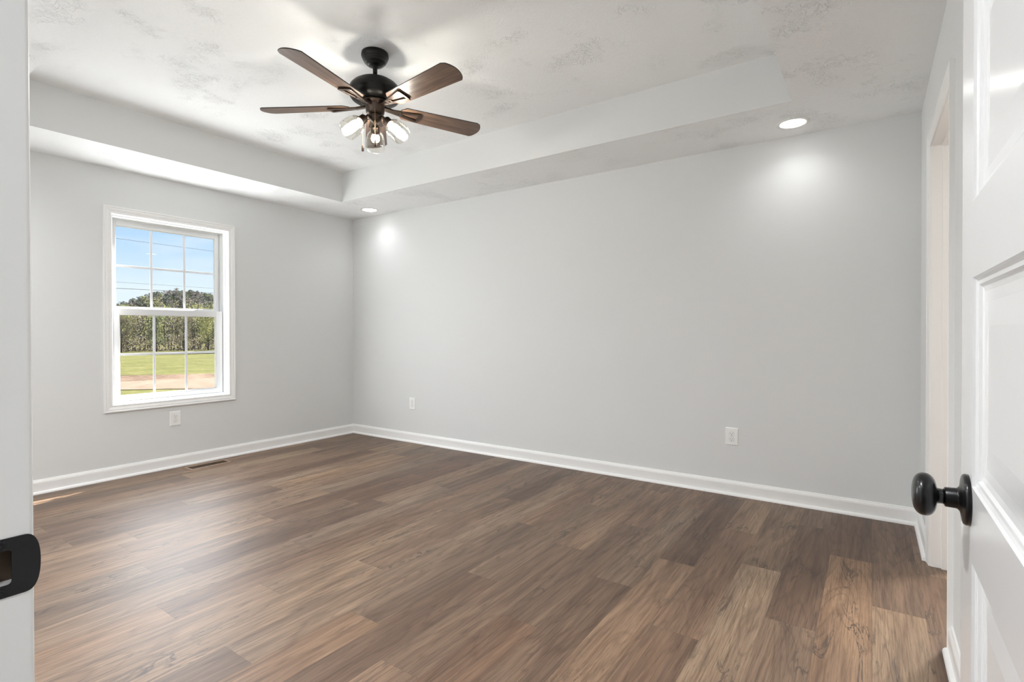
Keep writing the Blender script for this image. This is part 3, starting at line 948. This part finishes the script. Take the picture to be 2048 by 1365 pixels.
def strip(name, a0, a1, b0, b1, z, mat, ext=8.0):
    """strip between the line a0-a1 (far edge) and b0-b1 (near edge), extended both ways"""
    def ex(p, q):
        p = Vector(p); q = Vector(q); d = (q - p).normalized()
        return p - d * ext, q + d * ext
    A, B = ex(a0, a1), ex(b0, b1)
    n = 30
    m = MB(); rows = []
    for i in range(n + 1):
        t = i / n
        pa = A[0].lerp(A[1], t); pb = B[0].lerp(B[1], t)
        wob = noise.noise(Vector((pa.x * .9, pa.y * .9, 3))) * .25; wob2 = noise.noise(Vector((pb.x * 1.3, pb.y * 1.3, 9))) * .18
        d = (pa - pb).normalized()
        pa = pa + d * wob; pb = pb + d * wob2
        rows.append((m.bm.verts.new((pa.x, pa.y, GZ + z)), m.bm.verts.new((pb.x, pb.y, GZ + z))))
    for i in range(n):
        m.bm.faces.new((rows[i][0], rows[i + 1][0], rows[i + 1][1], rows[i][1]))
    me = bpy.data.meshes.new(name); m.bm.normal_update()
    for f in m.bm.faces:
        if f.normal.z < 0: f.normal_flip()
    m.bm.to_mesh(me); m.bm.free()
    return struct(link(name, me, mat))
strip('ground_verge', (-19.15, 4.07), (-16.99, 6.65), (-15.6, 2.9), (-14.4, 5.45), .010, MULCH)
strip('ground_gravel_road', (-16.0, 3.05), (-14.9, 5.6), (-13.02, 2.04), (-11.09, 3.8), .016, ROAD)
strip('ground_far_road', (-44.6, 12.3), (-42.4, 18.6), (-40.5, 11.03), (-38.6, 16.9), .05, ROAD2, 60)

def translucent(m, t, b, col):
    tr = N(t, 'ShaderNodeBsdfTranslucent'); ms = N(t, 'ShaderNodeMixShader'); ms.inputs[0].default_value = .5
    t.links.new(col, tr.inputs[0]); t.links.new(b.outputs[0], ms.inputs[1]); t.links.new(tr.outputs[0], ms.inputs[2])
    out = [n for n in t.nodes if n.type == 'OUTPUT_MATERIAL'][0]
    t.links.new(ms.outputs[0], out.inputs[0])

def leaf_mat(name, cols):
    m, t, b = mat_new(name)
    tc = N(t, 'ShaderNodeTexCoord'); n = N(t, 'ShaderNodeTexNoise'); setin(n, Scale=1.6, Detail=6.0, Roughness=.75)
    t.links.new(tc.outputs['Object'], n.inputs['Vector'])
    oi = N(t, 'ShaderNodeObjectInfo')
    f = math_n(t, 'ADD', n.outputs[0], math_n(t, 'MULTIPLY', math_n(t, 'SUBTRACT', oi.outputs['Random'], .5), .22))
    col = ramp(t, f, [(p, tuple(v * 1.45 for v in dim(c))) for p, c in cols])
    t.links.new(col, b.inputs['Base Color'])
    setin(b, Roughness=.9); b.inputs['Specular IOR Level'].default_value = .1
    translucent(m, t, b, col)
    return m
BARK = simple('tree_bark_grey', (.09, .075, .060), .95)
LEAFA = leaf_mat('leaf_spring_yellow_green', [(.34, (0.37, 0.37, 0.15)), (.50, (0.63, 0.66, 0.24)), (.66, (0.88, 0.90, 0.41))])
LEAFB = leaf_mat('leaf_brown_olive', [(.34, (0.34, 0.30, 0.21)), (.50, (0.55, 0.49, 0.33)), (.66, (0.76, 0.70, 0.49))])
LEAFC = leaf_mat('leaf_dark_green', [(.34, (0.20, 0.23, 0.13)), (.50, (0.34, 0.40, 0.22)), (.66, (0.51, 0.59, 0.33))])
BRUSH = leaf_mat('brush_dry_tan', [(.34, (0.44, 0.37, 0.27)), (.50, (0.68, 0.60, 0.45)), (.66, (0.88, 0.79, 0.61))])

def tree_meshes(seed, h, spread, nleaf, leafsize):
    rnd = random.Random(seed)
    t = MB()
    t.tube([(0, 0, 0), (.05, .03, h * .35), (-.04, .06, h * .7), (0, 0, h * .95)], [.11, .085, .05, .015], 7)
    tips = []
    for i in range(22):
        z0 = h * rnd.uniform(.12, .85); a = rnd.uniform(0, 2 * PI); L = spread * rnd.uniform(.45, 1.0) * (1.1 - z0 / h * .5)
        p1 = Vector((math.cos(a) * L * .5, math.sin(a) * L * .5, z0 + L * .25)); p2 = Vector((math.cos(a) * L, math.sin(a) * L, z0 + L * rnd.uniform(.35, .8)))
        t.tube([(0, 0, z0), p1, p2], [.035, .022, .008], 5, cap=False)
        tips += [p1, p2, (p1 + p2) / 2]
        for q in range(2):
            p3 = p1.lerp(p2, rnd.random()) ; p4 = p3 + Vector((rnd.uniform(-.5, .5), rnd.uniform(-.5, .5), rnd.uniform(.1, .6)))
            t.tube([p3, p4], [.012, .004], 4, cap=False); tips.append(p4)
    me = bpy.data.meshes.new('trunk'); t.bm.to_mesh(me); t.bm.free(); me.materials.append(BARK)
    c = bmesh.new()
    for i in range(nleaf):
        p = rnd.choice(tips) + Vector((rnd.gauss(0, .28), rnd.gauss(0, .28), rnd.gauss(0, .24)))
        if p.z < .15: p.z = .15
        s = leafsize * rnd.uniform(.5, 1.2)
        u = Vector((rnd.uniform(-1, 1), rnd.uniform(-1, 1), rnd.uniform(-1, 1))).normalized(); v = u.orthogonal().normalized()
        c.faces.new([c.verts.new(p + u * s * i_ + v * s * j_) for i_, j_ in ((-.5, -.4), (.5, -.4), (.6, .4), (-.4, .5))])
    mc = bpy.data.meshes.new('foliage'); c.to_mesh(mc); c.free()
    return me, mc
variants = []
for i, (h, sp, nl, ls, lm) in enumerate(((4.6, 1.5, 3400, .075, LEAFA), (5.2, 1.5, 3000, .07, LEAFB), (4.2, 1.7, 3600, .075, LEAFB), (5.6, 1.3, 3200, .08, LEAFC), (3.8, 1.6, 2400, .065, BRUSH))):
    a, b = tree_meshes(100 + i, h, sp, nl, ls)
    b.materials.append(lm)
    variants.append((a, b))
labels = ['young tree with fresh yellow green leaves at the wood edge beyond the field',
          'thin brown olive tree just leafing out at the wood edge beyond the field',
          'broad olive brown tree at the wood edge beyond the field',
          'dark green tree standing at the wood edge beyond the field',
          'dry tan leafless bushy tree at the wood edge beyond the field']
rnd = random.Random(5)
dirv = Vector((.06, 1, 0)).normalized()     # line of the wood edge
for i in range(20):
    p = -7 + i * 2.3 + rnd.uniform(-.2, .2)
    base = Vector((-48.4, 12, GZ)) + dirv * p + Vector((-rnd.uniform(0, .7), 0, 0))
    v = (2, 1, 4, 0, 2, 3, 1, 0, 2, 4, 1, 3, 2, 0, 4, 1, 2, 3, 0, 1)[i]
    r = empty('woodland_tree', base, rot=(0, 0, rnd.uniform(0, 6.28)))
    r.scale = (.62, .62, rnd.uniform(.72, .92) * (.86 if p < 8 else 1))
    tag(r, labels[v], 'tree', 'trees at the wood edge, ' + ('yellow green', 'thin brown', 'broad olive', 'dark green', 'dry tan')[v])
    for nm, me in (('trunk', variants[v][0]), ('foliage', variants[v][1])):
        o = bpy.data.objects.new(nm, me); COL.objects.link(o); o.parent = r
# the thicket behind the first row: far too tangled to count
bm = bmesh.new(); tm = MB(); rnd = random.Random(31); lay = bm.loops.layers.float_color.new('crown')
tpal = [(0.56, 0.51, 0.37), (0.49, 0.44, 0.32), (0.63, 0.57, 0.41), (0.68, 0.73, 0.29), (0.59, 0.63, 0.29), (0.41, 0.46, 0.27), (0.54, 0.49, 0.40), (0.76, 0.81, 0.37)]
tpal = [tuple(v * 1.45 for v in dim(c)) for c in tpal]
for i in range(420):
    p = rnd.uniform(-16, 44); bk = rnd.uniform(2.2, 9)
    q = Vector((-48.4, 12, GZ)) + dirv * p + Vector((-bk, 0, 0))
    hgt = (3.1 + .22 * bk + rnd.uniform(-.5, .6)) * (.86 if p < 7 else 1.0)
    tm.tube([q, q + Vector((rnd.uniform(-.2, .2), rnd.uniform(-.2, .2), hgt * .5)), q + Vector((rnd.uniform(-.4, .4), rnd.uniform(-.4, .4), hgt))], [.06, .04, .01], 5, cap=False, mi=1)
    c = rnd.choice(tpal); w = rnd.uniform(.6, 1.0)
    for k in range(230):
        u_ = rnd.random(); rr = w * math.sqrt(rnd.random()) * (1.1 - .6 * u_); a = rnd.uniform(0, 2 * PI)
        pp = q + Vector((math.cos(a) * rr, math.sin(a) * rr, hgt * (.12 + .9 * u_)))
        sz = rnd.uniform(.05, .12); u = Vector((rnd.uniform(-1, 1), rnd.uniform(-1, 1), rnd.uniform(-1, 1))).normalized(); vv = u.orthogonal().normalized()
        f = bm.faces.new([bm.verts.new(pp + u * sz * a_ + vv * sz * c_) for a_, c_ in ((-.6, -.4), (.6, -.4), (.6, .4), (-.6, .4))])
        g = rnd.uniform(.65, 1.25)
        for l in f.loops: l[lay] = (c[0] * g, c[1] * g, c[2] * g, 1)
mt = bpy.data.meshes.new('tmp'); tm.bm.to_mesh(mt); bm.from_mesh(mt); tm.bm.free()
me = bpy.data.meshes.new('thicket'); bm.to_mesh(me); bm.free()
def hill_leaf():
    m, t, b = mat_new('distant_foliage')
    at = N(t, 'ShaderNodeAttribute'); at.attribute_name = 'crown'
    t.links.new(at.outputs['Color'], b.inputs['Base Color']); setin(b, Roughness=1.0); b.inputs['Specular IOR Level'].default_value = .05
    translucent(m, t, b, at.outputs['Color'])
    return m
FARLEAF = hill_leaf()
tag(link('thicket', me, [FARLEAF, BARK]), 'tangled olive and tan thicket filling the wood beyond the field', 'thicket', kind='stuff')
# undergrowth at the foot of the wood
bm = bmesh.new(); rnd = random.Random(9)
for i in range(22000):
    s = rnd.uniform(-14, 40); b = rnd.uniform(1.6, 4.2)
    p = Vector((-47.6, 12, GZ)) + dirv * s + Vector((-b, 0, 0)); hh = .5 + 1.1 * (noise.noise(Vector((s * .5, b, 0))) + .5)
    p.z += rnd.uniform(0, hh)
    u = Vector((rnd.uniform(-1, 1), rnd.uniform(-1, 1), rnd.uniform(-.6, 1))).normalized(); v = u.orthogonal().normalized(); q = .085 * rnd.uniform(.5, 1.2)
    bm.faces.new([bm.verts.new(p + u * q * a + v * q * c) for a, c in ((-.7, -.3), (.7, -.3), (.7, .3), (-.7, .3))])
me = bpy.data.meshes.new('undergrowth'); bm.to_mesh(me); bm.free()
tag(link('undergrowth', me, BRUSH), 'tangled tan undergrowth along the foot of the wood', 'undergrowth', kind='stuff')

# hill with a wood on it
def hill_h(x, y):
    t = max(0, min(1, (y - 70) / 62)); s = t * t * (3 - 2 * t)
    r = math.exp(-((x + 320) / 62) ** 2)
    return GZ + 20.5 * s * r + 1.6 * noise.noise(Vector((x * .03, y * .03, 1))) * s * r * 2
bm = bmesh.new(); NXg, NYg = 30, 44
vs = [[bm.verts.new((-430 + i * 8, 50 + j * 6, hill_h(-430 + i * 8, 50 + j * 6) - .05)) for j in range(NYg)] for i in range(NXg)]
for i in range(NXg - 1):
    for j in range(NYg - 1): bm.faces.new((vs[i][j], vs[i + 1][j], vs[i + 1][j + 1], vs[i][j + 1]))
me = bpy.data.meshes.new('hill'); bm.to_mesh(me); bm.free()
HILLM = simple('hill_forest_floor', (.04, .038, .030), 1.0)
struct(link('ground_hill', me, HILLM, smooth=True))
bm = bmesh.new(); lay = bm.loops.layers.float_color.new('crown'); rnd = random.Random(21)
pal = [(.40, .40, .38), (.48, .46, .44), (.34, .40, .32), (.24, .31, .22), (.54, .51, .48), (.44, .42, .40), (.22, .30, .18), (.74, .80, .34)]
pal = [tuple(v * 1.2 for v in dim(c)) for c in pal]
for i in range(1500):
    x = rnd.uniform(-345, -240); y = rnd.uniform(66, 190)
    z = hill_h(x, y); c = pal[-1] if rnd.random() < .035 else rnd.choice(pal[:-1])
    r = rnd.uniform(1.5, 2.6); hgt = rnd.uniform(2.6, 4.6)
    for k in range(90):
        a = rnd.uniform(0, 2 * PI); u_ = rnd.random(); rr = r * math.sqrt(rnd.random()) * (1 - u_ * .65)
        p = Vector((x + math.cos(a) * rr, y + math.sin(a) * rr, z + .3 + u_ * hgt))
        q = rnd.uniform(.20, .50); u = Vector((rnd.uniform(-1, 1), rnd.uniform(-1, 1), rnd.uniform(-1, 1))).normalized(); v = u.orthogonal().normalized()
        f = bm.faces.new([bm.verts.new(p + u * q * a_ + v * q * c_) for a_, c_ in ((-.5, -.5), (.5, -.5), (.5, .5), (-.5, .5))])
        g = rnd.uniform(.7, 1.25)
        for l in f.loops: l[lay] = (c[0] * g, c[1] * g, c[2] * g, 1)
me = bpy.data.meshes.new('hillside_forest'); bm.to_mesh(me); bm.free()
tag(link('hillside_forest', me, FARLEAF), 'distant grey green forest covering the hill outside the window', 'forest', kind='stuff')

# overhead utility wires
def wire(name, y0, z0, y1, z1, x, lb, r=.011):
    pts = []
    k0, k1 = -3.0, 4.0
    for i in range(41):
        t = k0 + (k1 - k0) * i / 40
        y = y0 + (y1 - y0) * t; z = z0 + (z1 - z0) * t + .006 * (t * t - t)
        pts.append((x, y, z))
    o = MB().tube(pts, r, 6).build(name, WIRE)
    tag(o, lb, 'wire', 'utility wires outside the window')
def at_x(dy, dz, X):    # direction slopes per unit of -x
    t = CAM.x - X
    return CAM.y + dy * t, CAM.z + dz * t
WX = -30.0
for a, b, lb, r in (((.392 / 1.196, .183 / 1.196), (.500 / 1.039, .157 / 1.039), 'thin overhead utility wire, the highest one crossing the upper sky', .009),
                    ((.390 / 1.197, .099 / 1.197), (.499 / 1.039, .086 / 1.039), 'thin overhead utility wire, the middle one above the hill', .007),
                    ((.390 / 1.197, .087 / 1.197), (.499 / 1.039, .077 / 1.039), 'dark overhead utility wire, the lowest and thickest one crossing the hill top', .014)):
    ya, za = at_x(a[0], a[1], WX); yb_, zb_ = at_x(b[0], b[1], WX)
    wire('utility_wire', ya, za, yb_, zb_, WX, lb, r)
